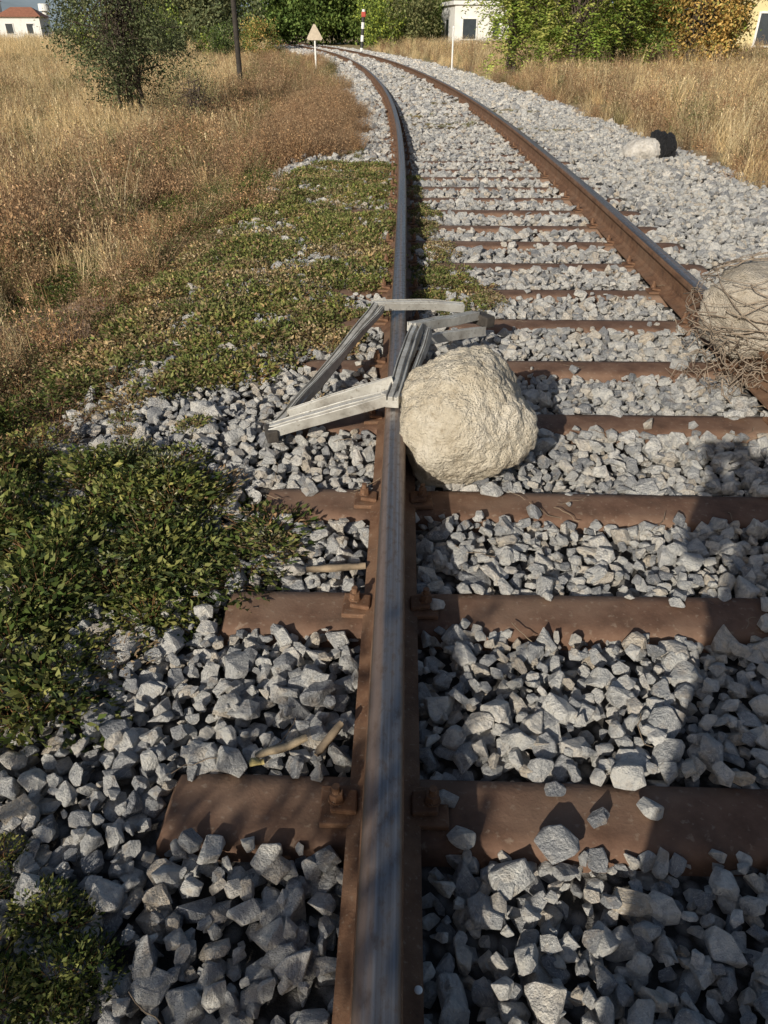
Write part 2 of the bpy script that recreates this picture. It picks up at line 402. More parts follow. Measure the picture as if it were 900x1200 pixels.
# ------------------------------------------------------------ boulders
def boulder(name,loc,rad,planes,mat,seed,rot=0,amp=.03,sub=6,p=9,nrand=9,taper=0):
    bm=bmesh.new(); bmesh.ops.create_icosphere(bm,subdivisions=sub,radius=1)
    pl=[(Vector(a).normalized(),d) for a,d in planes]; rr=random.Random(seed)
    for _ in range(nrand):
        pl.append((Vector((rr.gauss(0,1),rr.gauss(0,1),rr.gauss(0,1))).normalized(),rr.uniform(.88,1.0)))
    for v in bm.verts:
        n=v.co.normalized(); s=0
        for a,d in pl:
            q=n.dot(a)
            if q>0: s+=(q/d)**p
        s+=1/1.12**p
        r=s**(-1/p)
        q=n*r; o=Vector((seed*3.3,seed,0))
        f=amp*3*mnoise.noise(q*1.5+o)+amp*1.6*mnoise.noise(q*3.4+o)+amp*1.0*mnoise.noise(q*8+o)+amp*.7*mnoise.noise(q*19+o)
        rid=abs(mnoise.noise(q*5+o*2)); f-=amp*.9*max(0,.12-rid)/.12
        q=q*(1+f); q.x*=(1-taper*max(0,q.z)); v.co=Vector((q.x*rad[0],q.y*rad[1],q.z*rad[2]))
    o=bm_obj(name,bm,[mat],True); o.location=loc; o.rotation_euler=(0,0,rot); link(o); return o
boulder('boulder',(.258,2.165,.172),(.214,.21,.232),
   [((0,0,-1),.84),((-.25,0,1),.93),((-1,0,-.05),.93),((-1,-.2,-.5),.97),((.75,-.1,.75),.88),((0,-1,-.1),.93),((.25,-.8,.9),.86),((1,.1,-.25),.97),((-.7,-.25,.8),.93),((.6,-.5,-.9),.88),((-.5,-1,.3),.93)],M_boulder,4,0,.034,6,18,6,.03)
blk=boulder('concrete_chunk',(1.66,3.07,.25),(.35,.27,.21),
   [((0,0,1),.80),((-1,-.1,.1),.84),((-.2,-1,.15),.80),((0,0,-1),.8),((.2,-.6,1),.86),((-.8,-.5,.8),.93)],M_concrete,11,.25,.04,5,24)
ac=Acc(); rr=random.Random(5)
for k_ in range(95):
    a0=rr.uniform(0,6.28); el=rr.gauss(.2,.6); n=16; pts=[]
    ax=Vector((rr.gauss(0,.5),rr.gauss(0,.5),1)).normalized(); st=Vector((math.cos(a0),math.sin(a0),el)).normalized()
    span=rr.uniform(.7,2.4)
    for q in range(n):
        v=Matrix.Rotation(span*q/n,3,ax)@st
        w=1.02+.07*mnoise.noise(Vector((q*.35,k_*3.1,0)))+.03*rr.random()+(.3 if k_%11==0 else 0)*max(0,q/n-.6)
        pts.append((1.66+v.x*.36*w,3.07+v.y*.29*w,max(-.01,.25+v.z*.22*w)))
    V,F_=tube(pts,rr.uniform(.0012,.003),5); ac.add(V,F_)
for k_ in range(190):
    x0=1.27+rr.random()*.6; y0=2.74+rr.random()*.27; pts=[]; a=rr.uniform(0,6.28); z0=rr.uniform(0,.2)
    p=Vector((x0,y0,z0))
    for q in range(9):
        pts.append(tuple(p)); a+=rr.gauss(0,.6); p=p+Vector((math.cos(a)*.020,math.sin(a)*.018,rr.gauss(0,.018))); p.z=min(max(p.z,0),.26)
    V,F_=tube(pts,rr.uniform(.001,.0028),4); ac.add(V,F_)
M_vine=mat_plain('dead_vine',(.27,.21,.155),.85,.3,30)
link(ac.obj('dead_vine_tangle',[M_vine]))
boulder('pale_rock',(2.98,9.45,.05),(.24,.2,.17),[((0,0,1),.85),((-1,0,.6),.8)],mat_boulder('white_rock',(.45,.42,.38),(.6,.57,.53),(.7,.68,.65)),21,0,.03,5)
M_bag=mat_plain('black_plastic_bag',(.012,.012,.014),.45,.2,20,0,.9,.03)
boulder('black_plastic_bag',(3.2,9.4,.1),(.14,.15,.22),[((0,0,1),.7),((1,0,.5),.8)],M_bag,31,0,.09,5)

# ------------------------------------------------------------ metal frame lying across the rail
def mat_frame():
    m,nt,b,o=new_mat('weathered_aluminium'); v=tc(nt)
    n=noise_tex(nt,v,14,8,.6); n2=noise_tex(nt,v,80,5,.6)
    c=ramp(nt,n,[(.3,(.20,.185,.16)),(.42,(.37,.35,.315)),(.6,(.49,.475,.435)),(.8,(.60,.59,.56))])
    c=mix(nt,ramp(nt,n2,[(.58,(0,0,0)),(.68,(.65,.65,.65))]),c,(.16,.13,.10))
    nt.links.new(c,b.inputs['Base Color']); b.inputs['Roughness'].default_value=.5; b.inputs['Metallic'].default_value=.3
    bump(nt,b,n2,.3,.0015); return m
M_frame=mat_frame(); M_dark=mat_plain('dark_rubber',(.05,.042,.035),.8,.3,30)
fr=empty('bent_window_frame')
def bar(name,a,b,w=.05,h=.026,roll=0,ext=.0,sag=0):
    a=Vector(a);b=Vector(b); d=(b-a); L=d.length; d.normalize(); a=a-d*ext; L+=2*ext
    cs=[(-w/2,-h/2),(w/2,-h/2),(w/2,h/2),(w*.36,h/2),(w*.35,h*.1),(w*.08,h*.1),(w*.07,h*.46),(-w*.30,h*.46),(-w*.31,h*.1),(-w*.40,h*.1),(-w*.41,h/2),(-w/2,h/2)]
    up=Vector((0,0,1)); s=d.cross(up).normalized(); u=s.cross(d).normalized()
    q=Matrix.Rotation(roll,3,d); s=q@s; u=q@u
    bm=bmesh.new(); rings=[]; n=12
    for i in range(n+1):
        t_=i/n; c=a+d*(L*t_)+Vector((0,0,sag*math.sin(math.pi*t_))); wob=mnoise.noise_vector(c*6)*.006
        tw=Matrix.Rotation(.35*mnoise.noise(c*4),3,d)
        rings.append([bm.verts.new(c+wob+tw@(s*x_+u*y_)) for x_,y_ in cs])
    k=len(cs)
    for i in range(n):
        for j in range(k): bm.faces.new((rings[i][j],rings[i][(j+1)%k],rings[i+1][(j+1)%k],rings[i+1][j]))
    bm.faces.new(rings[0][::-1]); bm.faces.new(rings[-1])
    bmesh.ops.recalc_face_normals(bm,faces=bm.faces)
    o=bm_obj(name,bm,[M_frame]); md=o.modifiers.new('b','BEVEL'); md.width=.0015; md.segments=1
    link(o,fr); return o
A=(-.385,2.345,.055);B=(-.035,3.215,.215);C=(.36,3.32,.18);D=(.135,2.93,.215);E=(.03,2.30,.19)
bar('side_rail_long',A,B,.042,.036,.35,.0,-.015)
bar('side_rail_long_inner',(-.345,2.42,.085),(-.01,3.16,.225),.016,.036,.2,.0,-.01)
bar('top_rail',(-.055,3.23,.215),C,.036,.036,.3,.0,.012)
bar('side_rail_folded',E,D,.046,.042,.1,.02,.012)
bar('bottom_rail',(-.40,2.33,.055),(.035,2.335,.19),.052,.038,.1,.0)
bar('bottom_rail_inner',(-.34,2.39,.09),(.03,2.395,.215),.018,.04,0,.0)
bar('side_rail_inner',(.082,2.32,.2),(.185,2.88,.225),.018,.038,0,.0)
bar('cross_rail',(.11,2.93,.225),(.41,3.25,.165),.045,.038,.05,.0)
bar('cross_rail_lower',(.17,2.91,.18),(.44,3.17,.12),.026,.04,.05,.0)
bm=bmesh.new(); box_bm(bm,.445,3.24,.15,.05,.10,.05,.006,Matrix.Rotation(.6,3,'Z')); o=link(bm_obj('corner_cap_dark',bm,[M_dark]),fr)
bm=bmesh.new(); box_bm(bm,-.395,2.325,.05,.04,.07,.045,.005,Matrix.Rotation(.3,3,'Z')); o=link(bm_obj('corner_cap_end',bm,[M_dark]),fr)
bm=bmesh.new(); box_bm(bm,.03,2.32,.19,.05,.07,.03,.004,Matrix.Rotation(.9,3,'Z')); o=link(bm_obj('corner_bracket',bm,[M_frame]),fr)

# small debris
M_wood=mat_plain('weathered_wood',(.36,.28,.18),.85,.35,25)
def strip(name,pts,w,hh,mat):
    V=[];F=[]
    for i,p in enumerate(pts):
        p=Vector(p); q=Vector(pts[min(i+1,len(pts)-1)])-Vector(pts[max(i-1,0)]); s=q.cross(Vector((0,0,1))).normalized()
        ww=w*(.45+.55*math.sin(math.pi*(i+.6)/(len(pts)+.2)))*(1+.5*mnoise.noise(p*70))
        V+= [tuple(p+s*ww/2),tuple(p-s*ww/2),tuple(p-s*ww/2+Vector((0,0,hh))),tuple(p+s*ww*.3+Vector((0,0,hh*(1+.5*mnoise.noise(p*90)))))]
    for i in range(len(pts)-1):
        for j in range(4): F.append((i*4+j,i*4+(j+1)%4,(i+1)*4+(j+1)%4,(i+1)*4+j))
    F.append((0,1,2,3)); n=len(V); F.append((n-1,n-2,n-3,n-4))
    return link(mesh_np(name,V,F,[mat]))
strip('bark_strip',[(-.255+.0125*i,.962+.004*i+.003*math.sin(i),.028+.002*i) for i in range(9)],.018,.006,M_wood)
strip('wood_splinter',[(-.135+.007*i,.965+.009*i,.030+.003*i) for i in range(8)],.018,.006,M_twig)
strip('dry_leaf',[(-.265+.007*i,.945+.002*i,.030+.004*math.sin(i*1.2)) for i in range(5)],.02,.002,mat_plain('dry_leaf',(.42,.33,.13),.7,.2,40))
strip('wood_lath',[(-.21+.02*i,1.585+.002*i,.012) for i in range(9)],.018,.014,M_twig)
ac=Acc()
for k_ in range(110):
    p=Vector((rr.uniform(-.5,2.0),rr.uniform(.5,5),.015)); 
    if abs(p.x-.03-.0265*p.y)<.1: continue
    a=rr.uniform(0,6.28); pts=[]; st_=rr.uniform(.008,.028)
    for q in range(7): pts.append(tuple(p)); a+=rr.gauss(0,.35); p=p+Vector((math.cos(a),math.sin(a),rr.gauss(0,.25)))*st_
    V,F_=tube(pts,rr.uniform(.0006,.0014),4); ac.add(V,F_)
link(ac.obj('dry_twigs',[M_twig]))
bm=bmesh.new(); g=bmesh.ops.create_uvsphere(bm,u_segments=16,v_segments=8,radius=.0065)
for v in g['verts']: v.co.z*=.4
o=bm_obj('white_pebble',bm,[mat_plain('white_pebble',(.8,.8,.78),.6,.03)],True); o.location=(.052,.54,.024); link(o)

# ------------------------------------------------------------ weeds
def clump(name,n,r,h,ls,cols,seed,width=.5,stem=True,up=.5,mat=None):
    g=np.random.default_rng(seed); ac=Acc()
    a=g.uniform(0,6.283,n); q=r*np.sqrt(g.random(n)); zz=h*g.random(n)**.7*(1-(q/r)**2*.7)
    C=np.stack([q*np.cos(a),q*np.sin(a),zz],1)
    D=np.stack([np.cos(a)+g.normal(0,.7,n),np.sin(a)+g.normal(0,.7,n),g.normal(up,.5,n)],1)
    V,F_=leaves(C,D,ls*g.uniform(.6,1.3,n),width,g)
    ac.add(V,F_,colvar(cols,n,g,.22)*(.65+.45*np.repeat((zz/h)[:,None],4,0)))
    if stem:
        for i in range(int(n/12)):
            j=g.integers(0,n); e=C[j]; s=(e[0]*.3,e[1]*.3,0)
            V,F_=tube([s,((s[0]+e[0])/2,(s[1]+e[1])/2,e[2]*.65),tuple(e)],[.0018,.0014,.0008],3)
            ac.add(V,F_,(.26,.15,.08))
    return ac.obj(name,[mat or M_weed])
green=[(.17,.20,.06),(.21,.23,.085),(.13,.165,.05),(.27,.27,.10),(.33,.29,.13)]
dgreen=[(.075,.11,.03),(.11,.145,.042),(.065,.09,.04),(.20,.21,.065)]
brown=[(.35,.24,.14),(.27,.18,.105),(.43,.32,.20),(.20,.19,.085)]
drycol=[(.40,.29,.17),(.46,.36,.22),(.29,.22,.11),(.22,.22,.09)]
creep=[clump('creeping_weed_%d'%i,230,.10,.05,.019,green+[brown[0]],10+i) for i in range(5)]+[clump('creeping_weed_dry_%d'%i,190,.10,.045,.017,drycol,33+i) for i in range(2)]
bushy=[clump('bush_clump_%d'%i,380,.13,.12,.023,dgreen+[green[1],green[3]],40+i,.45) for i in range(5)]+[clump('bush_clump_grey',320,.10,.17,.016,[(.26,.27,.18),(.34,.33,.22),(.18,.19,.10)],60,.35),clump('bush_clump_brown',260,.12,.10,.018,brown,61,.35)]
def inpoly(x,y,poly):
    c=np.zeros(len(x),bool); n=len(poly)
    for i in range(n):
        x1,y1=poly[i]; x2,y2=poly[(i+1)%n]
        m=((y1>y)!=(y2>y)); c^= m&(x<(x2-x1)*(y-y1)/((y2-y1) if y2!=y1 else 1e-9)+x1)
    return c
def poly_scatter(poly,dens,rag=.12,seed=1,holes=.0):
    p=np.array(poly); a0,a1=p.min(0)-.3,p.max(0)+.3; n=int((a1-a0).prod()*dens)
    g=np.random.default_rng(seed); x=g.uniform(a0[0],a1[0],n); y=g.uniform(a0[1],a1[1],n)
    xx=x+fnoise(x,y,2.6,seed)*rag*2+fnoise(x,y,9,seed)*rag; yy=y+fnoise(x,y,2.6,seed+9)*rag*2+fnoise(x,y,9,seed+4)*rag
    m=inpoly(xx,yy,poly); x,y=x[m],y[m]
    if holes>0:
        m=(fnoise(x,y,3.2,seed+3)>-.6+holes)&(fnoise(x,y,8.5,seed+7)>-.55+holes*.5); x,y=x[m],y[m]
    return x,y
def put(name,x,y,objs,s0,s1,seed,zadd=0,idx=None,zs=None,tilt=.12):
    g=np.random.default_rng(seed); n=len(x); P=np.stack([x,y,H(x,y)+zadd],1)
    R=np.stack([g.normal(0,tilt,n),g.normal(0,tilt,n),g.uniform(0,6.283,n)],1); S=g.uniform(s0,s1,n)
    S3=np.stack([S,S,S*(zs if zs is not None else 1)],1)
    return scatter(name,P,R,S3,g.integers(0,len(objs),n) if idx is None else idx,objs)
def cidx(x,y,seed,thr=.12):
    g=np.random.default_rng(seed); nz=fnoise(x,y,2.1,seed)+fnoise(x,y,6,seed)*.5+g.normal(0,.18,len(x))
    return np.where(nz>thr,g.integers(5,7,len(x)),g.integers(0,5,len(x)))
def cp(pref,src): return [bpy.data.objects.new(pref+'_%d'%i,o.data) for i,o in enumerate(src)]
W1=[(-.02,3.62),(-.42,3.1),(-.75,2.75),(-1.0,2.75),(-1.3,2.6),(-1.45,3.3),(-1.35,4.4),(-1.3,5.5),(-1.1,8.0),(-.5,8.9),(.03,8.6),(.0,5.2)]
x,y=poly_scatter(W1,190,.14,2,.30)
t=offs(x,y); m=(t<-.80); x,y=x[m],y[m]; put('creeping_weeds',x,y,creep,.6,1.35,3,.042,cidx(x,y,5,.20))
W3=[(.16,3.9),(.42,3.62),(.62,4.0),(.6,4.6),(.42,5.2),(.3,6.5),(.22,8.5),(.17,9)]
x,y=poly_scatter(W3,230,.09,5,.30); m=offs(x,y)>-.67
sy=np.abs(y[:,None]-sly[None,:]).min(1); m&=(sy>.06)|(rng.random(len(x))<.4); x,y=x[m],y[m]
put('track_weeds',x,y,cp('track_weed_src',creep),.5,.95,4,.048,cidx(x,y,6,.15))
xx=[];yy=[]
for (a,b,r_,n_) in [(.9,12.5,.35,22),(.5,14,.25,14),(1.0,17,.4,18),(.5,21,.5,18),(.2,26,.6,24),(-.6,1.75,.1,5),(2.2,12,.3,10),(-.45,9.5,.2,12),(1.1,24,.4,14),(2.4,15,.25,12),(-.3,2.62,.05,3),(-.85,2.5,.15,8)]:
    xx+=list(rng.normal(a,r_,n_)); yy+=list(rng.normal(b,r_,n_))
xx=np.array(xx);yy=np.array(yy); t=offs(xx,yy); m=(abs(abs(t)-G)>.09); xx,yy=xx[m],yy[m]
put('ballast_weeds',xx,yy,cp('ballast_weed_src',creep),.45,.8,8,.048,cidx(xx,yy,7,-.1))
W2=[(-.37,2.02),(-.34,1.75),(-.42,1.55),(-.56,1.36),(-.66,1.14),(-.78,.90),(-1.6,.8),(-2.4,1.3),(-2.4,2.5),(-1.35,2.45),(-1.0,2.25),(-.7,2.18)]
x,y=poly_scatter(W2,135,.10,12,.16); g=np.random.default_rng(1)
inner=sstep(-.40,-1.05,x)*(.4+.9*np.clip(fnoise(x,y,3.5,2)+.4,0,1))+.3*sstep(-1.1,-1.6,x)
n=len(x); P=np.stack([x,y,H(x,y)+.03+inner*.06*g.random(n)],1); Sz=g.uniform(.55,1.2,n)
nz=fnoise(x,y,4,8)+g.normal(0,.15,n); r_=g.random(n)
bi=np.where(r_<.09,5,np.where(nz>.28,6,g.integers(0,5,n)))
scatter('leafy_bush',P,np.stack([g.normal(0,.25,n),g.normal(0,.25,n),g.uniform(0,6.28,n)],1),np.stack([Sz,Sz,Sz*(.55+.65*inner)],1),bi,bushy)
x,y=poly_scatter([(-.48,.72),(-.40,.62),(-.48,.5),(-.9,.5),(-.9,.8)],230,.04,14)
put('low_weed',x,y,cp('low_weed_src',bushy[:5]),.32,.55,15,.05)
x,y=poly_scatter([(-1.25,2.5),(-2.0,2.2),(-3.2,2.2),(-6.5,7),(-5,9),(-1.2,9),(-1.2,5.5),(-1.3,4.2)],105,.2,17,.28)
m=((x+2.05)**2/.5**2+(y-4.2)**2/.65**2>1)|(rng.random(len(x))<.22); x,y=x[m],y[m]
mixo=[clump('bank_plant_%d'%i,200,.13,.14,.017,brown+[drycol[0],green[2]],70+i,.32) for i in range(4)]+[clump('bank_plant_green_%d'%i,230,.14,.13,.02,dgreen+green[:3],80+i,.4) for i in range(2)]
gi_=np.random.default_rng(5); nz=fnoise(x,y,1.6,4)+gi_.normal(0,.2,len(x))
put('bank_undergrowth',x,y,mixo,.6,1.3,18,.0,np.where(nz>.17,gi_.integers(4,6,len(x)),gi_.integers(0,4,len(x))))

# ------------------------------------------------------------ dry grass
def tuft(name,n,r,h,w,cols,seed,lean=.35,heads=.3):
    g=np.random.default_rng(seed); ac=Acc(); K=3
    for i in range(n):
        a=g.uniform(0,6.283); q=r*math.sqrt(g.random()); hh=h*g.uniform(.4,1.1); la=g.uniform(0,6.283); le=abs(g.normal(0,lean))*hh
        wa=g.uniform(0,6.283); base=np.array([q*math.cos(a),q*math.sin(a),0]); s=np.array([math.cos(wa),math.sin(wa),0])
        V=[]
        for j in range(K+1):
            t_=j/K; c=base+np.array([math.cos(la)*le*t_**2,math.sin(la)*le*t_**2,hh*t_*(1-.12*t_*le/hh)]); ww=w*(1-.75*t_)
            V+=[c-s*ww/2,c+s*ww/2]
        F_=[(2*j,2*j+1,2*j+3,2*j+2) for j in range(K)]
        c=np.array(cols[g.integers(0,len(cols))])*(1+g.normal(0,.18)); ac.add(V,F_,np.clip(c,.01,1))
        if g.random()<heads:
            nn=6; C=np.repeat(((V[-1]+V[-2])/2)[None],nn,0)-np.array([0,0,1])*g.random((nn,1))*hh*.16; D=np.stack([g.normal(0,.5,nn),g.normal(0,.5,nn),np.ones(nn)],1)
            v2,f2=leaves(C,D,np.full(nn,hh*.045),.35,g); ac.add(v2,f2,np.clip(c*1.1,0,1))
    return ac.obj(name,[M_grass])
straw=[(.55,.43,.25),(.65,.52,.31),(.46,.35,.19),(.73,.61,.40),(.36,.26,.14)]
rusty=[(.34,.215,.13),(.41,.275,.17),(.26,.165,.10),(.48,.34,.21)]
tufts=[tuft('dry_tuft_%d'%i,60,.13,.50,.006,straw,100+i,.42) for i in range(4)]
def dryshrub(name,seed,cols,h=.5):
    g=np.random.default_rng(seed); ac=Acc()
    for i in range(22):
        a=g.uniform(0,6.28); sp=abs(g.normal(.0,.22)); hh=h*g.uniform(.5,1.1); c=np.array(cols[g.integers(0,len(cols))])
        p0=np.array([g.normal(0,.05),g.normal(0,.05),0]); p1=p0+np.array([math.cos(a)*sp,math.sin(a)*sp,hh])
        pm=(p0+p1)/2+g.normal(0,.02,3)
        V,F_=tube([p0,pm,p1],[.003,.0025,.0015],3); ac.add(V,F_,c*.8)
        nn=26; t_=g.uniform(.2,1,nn)[:,None]; C=p0+(p1-p0)*t_+g.normal(0,.03,(nn,3)); D=g.normal(0,1,(nn,3))+np.array([0,0,.6])
        v2,f2=leaves(C,D,g.uniform(.014,.034,nn),.38,g); ac.add(v2,f2,colvar(cols,nn,g,.25))
    return ac.obj(name,[M_grass])
shr=[dryshrub('dry_shrub_%d'%i,130+i,rusty) for i in range(4)]
shr.append(dryshrub('dry_shrub_green',140,[(.20,.20,.09),(.27,.24,.12),(.16,.17,.07),(.35,.27,.16)]))
def region(n,xr,yr,cond,seed):
    g=np.random.default_rng(seed); x=g.uniform(*xr,n); y=g.uniform(*yr,n); t=offs(x,y)
    m=(x>-.66*y-1.2)&(x<.66*y+1.2)&cond(x,y,t); return x[m],y[m],t[m],g
objs=tufts+shr
XS=[];YS=[];IS=[];SS=[]
def addg(x,y,i,s): XS.append(x);YS.append(y);IS.append(i);SS.append(s)
def kind(g,n,pr): 
    r=g.random(n)<pr; return np.where(r,4+g.integers(0,5,n),g.integers(0,4,n))
x,y,t,g=region(4200,(-14,0),(5.2,22),lambda x,y,t:(t<-2.15-.25*np.sin(y*1.7)+.45*sstep(10,18,y))&(y>5.2+.5*np.sin(x*2)+(x>-2.2)*1.8),1)
addg(x,y,kind(g,len(x),np.where(t>-4.4,.85,np.where(fnoise(x,y,.5,3)>.12,.5,.15))),g.uniform(.65,1.25,len(x))*np.where(t>-3,.72,1.))
x,y,t,g=region(2600,(-4,1),(9.2,17),lambda x,y,t:(t<-1.30-.12*np.sin(y*3)-.35*sstep(14.5,17,y)-.25*(1-sstep(9.2,10,y)))&(t>-2.6),11)
addg(x,y,4+g.integers(0,4,len(x)),g.uniform(.5,.85,len(x))*np.where(t>-1.6,.75,1))
x,y,t,g=region(3900,(-30,0),(20,45),lambda x,y,t:t<-1.8-.15*np.sin(y),2)
addg(x,y,kind(g,len(x),np.where(t>-4.8,.8,.15)),g.uniform(1.0,1.6,len(x))*np.where(t>-3.2,.6,1.))
x,y,t,g=region(3600,(-70,0),(45,100),lambda x,y,t:t<-2.2,3)
addg(x,y,g.integers(0,4,len(x)),g.uniform(1.6,2.6,len(x))*np.where(t>-4,.5,1))
x,y,t,g=region(1300,(-8,-1.5),(2.3,6.5),lambda x,y,t:(t<-2.4)&(((x+2.05)**2/.5**2+(y-4.2)**2/.65**2>1)),4)
addg(x,y,kind(g,len(x),.6),g.uniform(.3,.75,len(x)))
x,y,t,g=region(3600,(2,16),(5,24),lambda x,y,t:t>2.62+.15*np.sin(y*2.1),5)
addg(x,y,kind(g,len(x),np.where(t<3.6,.6,.35)),g.uniform(.65,1.2,len(x))*np.where(t<3.1,.7,1.05))
x,y,t,g=region(3000,(-4,30),(24,60),lambda x,y,t:t>2.6,6)
addg(x,y,kind(g,len(x),.35),g.uniform(1.1,1.8,len(x))*np.where(t<3.6,.5,1))
X=np.concatenate(XS);Y=np.concatenate(YS);I=np.concatenate(IS);Sg=np.concatenate(SS); n=len(X)
P=np.stack([X,Y,Hs(X,Y)-.02],1)
scatter('dry_grass',P,np.stack([rng.normal(0,.14,n),rng.normal(0,.14,n),rng.uniform(0,6.28,n)],1),np.stack([Sg,Sg,Sg*rng.uniform(.75,1.15,n)],1),I,objs)

# ------------------------------------------------------------ trees
def tree(name,loc,h,cr,trunk_h,leafcols,seed,ls=.07,nl=9000,lw=.5,frond=False,trunk_r=.08,multi=1,flat=1.,link_it=True,tips_n=70):
    g=np.random.default_rng(seed); wood=Acc(); ac=Acc(); tips=[]
    zc_=trunk_h+(h-trunk_h)*.5; rz=(h-trunk_h)*.5
    for mth in range(multi):
        a=g.uniform(0,6.28); b0=np.array([math.cos(a),math.sin(a),0])*(.12*mth); top=np.array([g.normal(0,.15)*cr,g.normal(0,.15)*cr,h*.8])+b0*2
        pts=[b0+(top-b0)*t_+np.array([g.normal(0,.04),g.normal(0,.04),0])*h*.25*math.sin(t_*3.1) for t_ in np.linspace(0,1,9)]
        V,F_=tube(pts,[trunk_r*(1-.85*t_) for t_ in np.linspace(0,1,9)],8); wood.add(V,F_)
        for i in range(int(tips_n/multi)):
            t_=g.uniform(max(.15,trunk_h/h*.8),1); s=b0+(top-b0)*t_
            d=g.normal(0,1,3); d/=np.linalg.norm(d); rad=g.uniform(.45,1.)**.6
            lump=1+.22*math.sin(3*math.atan2(d[1],d[0])+seed)+.15*math.sin(5*d[2]+seed*2)
            e=np.array([d[0]*cr*rad*lump,d[1]*cr*rad*lump,zc_+d[2]*rz*rad*lump*flat])
            if e[2]<.15: e[2]=.15+g.random()*.4
            m_=(s+e)/2+g.normal(0,.06*cr,3)+np.array([0,0,.08*cr])
            V,F_=tube([s,m_,e],[trunk_r*.28,trunk_r*.16,trunk_r*.05],4); wood.add(V,F_); tips.append(e)
    tips=np.array(tips)
    if frond:
        nf=nl//16
        for i in range(nf):
            c=tips[g.integers(0,len(tips))]+g.normal(0,cr*.16,3); a=g.uniform(0,6.28); L=ls*g.uniform(4,7)
            t_=np.linspace(.15,1,8); ax=np.stack([math.cos(a)*L*t_,math.sin(a)*L*t_,L*(.25*t_-.75*t_**2)],1)+c
            side=np.array([-math.sin(a),math.cos(a),-.35]); C=np.concatenate([ax,ax]); D=np.concatenate([np.repeat(side[None],8,0),np.repeat((side*np.array([-1,-1,1]))[None],8,0)])+g.normal(0,.15,(16,3))
            v2,f2=leaves(C,D,np.full(16,ls),lw,g); cc=np.array(leafcols[g.integers(0,len(leafcols))])*(1+g.normal(0,.2)); ac.add(v2,f2,np.clip(cc,.01,1))
    else:
        k_=g.integers(0,len(tips),nl); C=tips[k_]+g.normal(0,1,(nl,3))*cr*.13; D=g.normal(0,1,(nl,3))+np.array([0,0,.2])
        tipc=1+g.normal(0,.22,len(tips))
        v2,f2=leaves(C,D,ls*g.uniform(.6,1.3,nl),lw,g); ac.add(v2,f2,np.clip(colvar(leafcols,nl,g,.18)*np.repeat(tipc[k_],4)[:,None],.005,1))
    lo=ac.obj('foliage',[M_leaf]); wo=wood.obj('trunk_and_limbs',[M_bark],True)
    if not link_it: return lo,wo
    e=empty(name,loc); link(lo,e); link(wo,e); return e
olive=[(.12,.14,.07),(.165,.185,.095),(.09,.11,.055),(.22,.23,.12)]
bright=[(.26,.34,.065),(.35,.41,.10),(.18,.26,.055),(.45,.45,.13)]
mid=[(.13,.19,.055),(.18,.24,.07),(.09,.14,.04)]
orange=[(.48,.33,.12),(.40,.28,.10),(.52,.39,.16),(.26,.26,.09)]
tree('small_tree',(-4.6,15.2,-.35),3.0,1.05,.35,olive,1,.055,14000,.45,trunk_r=.055,multi=3,tips_n=120)
tree('shrub',(-3.3,14.6,-.3),1.05,.55,.1,[(.26,.24,.12),(.20,.20,.10),(.32,.28,.15)],2,.035,3500,.4,trunk_r=.03,multi=3)
tree('tree_of_heaven',(3.9,25.5,-.1),4.4,1.15,.1,bright,3,.11,11000,.35,True,.07,3,tips_n=120)
tree('tree_of_heaven',(5.4,25,-.1),5.2,1.5,.1,bright,4,.11,15000,.35,True,.07,3,tips_n=140)
tree('tree_of_heaven',(7.2,27,-.1),4.4,1.5,.2,bright[:3]+mid,5,.12,10000,.35,True,.07,2,tips_n=110)
tree('autumn_tree',(9.4,27,-.1),4.6,1.6,.4,orange,6,.11,12000,.5,False,.1,2,tips_n=120)
tree('autumn_tree',(10.9,28.5,-.1),4.0,1.2,.4,orange+bright[:1],7,.11,8000,.5,False,.1,2,tips_n=90)
srcs=[]
for i,cols in enumerate([mid,mid+olive,bright[:2]+mid,orange+mid,olive]):
    lo,wo=tree('x',(0,0,0),7,2.8,.3,cols,20+i,.28,4800,.6,link_it=False,trunk_r=.15,tips_n=100)
    lo.name='distant_tree_%d'%i; srcs.append(lo)
P=[];I=[];Sd=[]
def dt(x,y,s,i): P.append((x,y,-.5)); I.append(i); Sd.append(s)
rd=random.Random(3)
for i in range(20): dt(-16.5+i*1.5+rd.uniform(-.6,.6),62+rd.uniform(-5,9)+max(0,(i-7))*.5,rd.uniform(.5,.95),rd.choice([0,1,2,4,2,3]))
for i in range(24): dt(4+i*1.7,48+rd.uniform(-5,8),rd.uniform(.7,1.1),rd.choice([0,1,2,2,3]))
for i in range(16): dt(-10+i*1.3+rd.uniform(-.4,.4),80+rd.uniform(-3,6),rd.uniform(.9,1.25),rd.choice([0,1,0]))
for i in range(17): dt(-42+i*4.5,135+rd.uniform(-8,12),rd.uniform(.7,1.0),rd.choice([0,1,4]))
for i in range(9): dt(-75+i*3.2,158+rd.uniform(-3,12),rd.uniform(.2,.4),rd.choice([0,1,4]))
for i in range(9): dt(-14+i*1.1,42+rd.uniform(-3,3),rd.uniform(.25,.45),rd.choice([1,2,4,2,3]))
P=np.array(P); I=np.array(I); Sd=np.array(Sd); t=offs(P[:,0],np.minimum(P[:,1],110)); m=(abs(t)>4)|(P[:,1]>75)
m&=~((P[:,0]>15)&(P[:,0]<27)&(P[:,1]<56)); m&=~((P[:,0]>5.2)&(P[:,0]<10.5)&(P[:,1]<84)&(P[:,1]>50)); m&=~((P[:,0]>3.5)&(P[:,0]<8)&(P[:,1]>40)&(P[:,1]<60)); P,I,Sd=P[m],I[m],Sd[m]
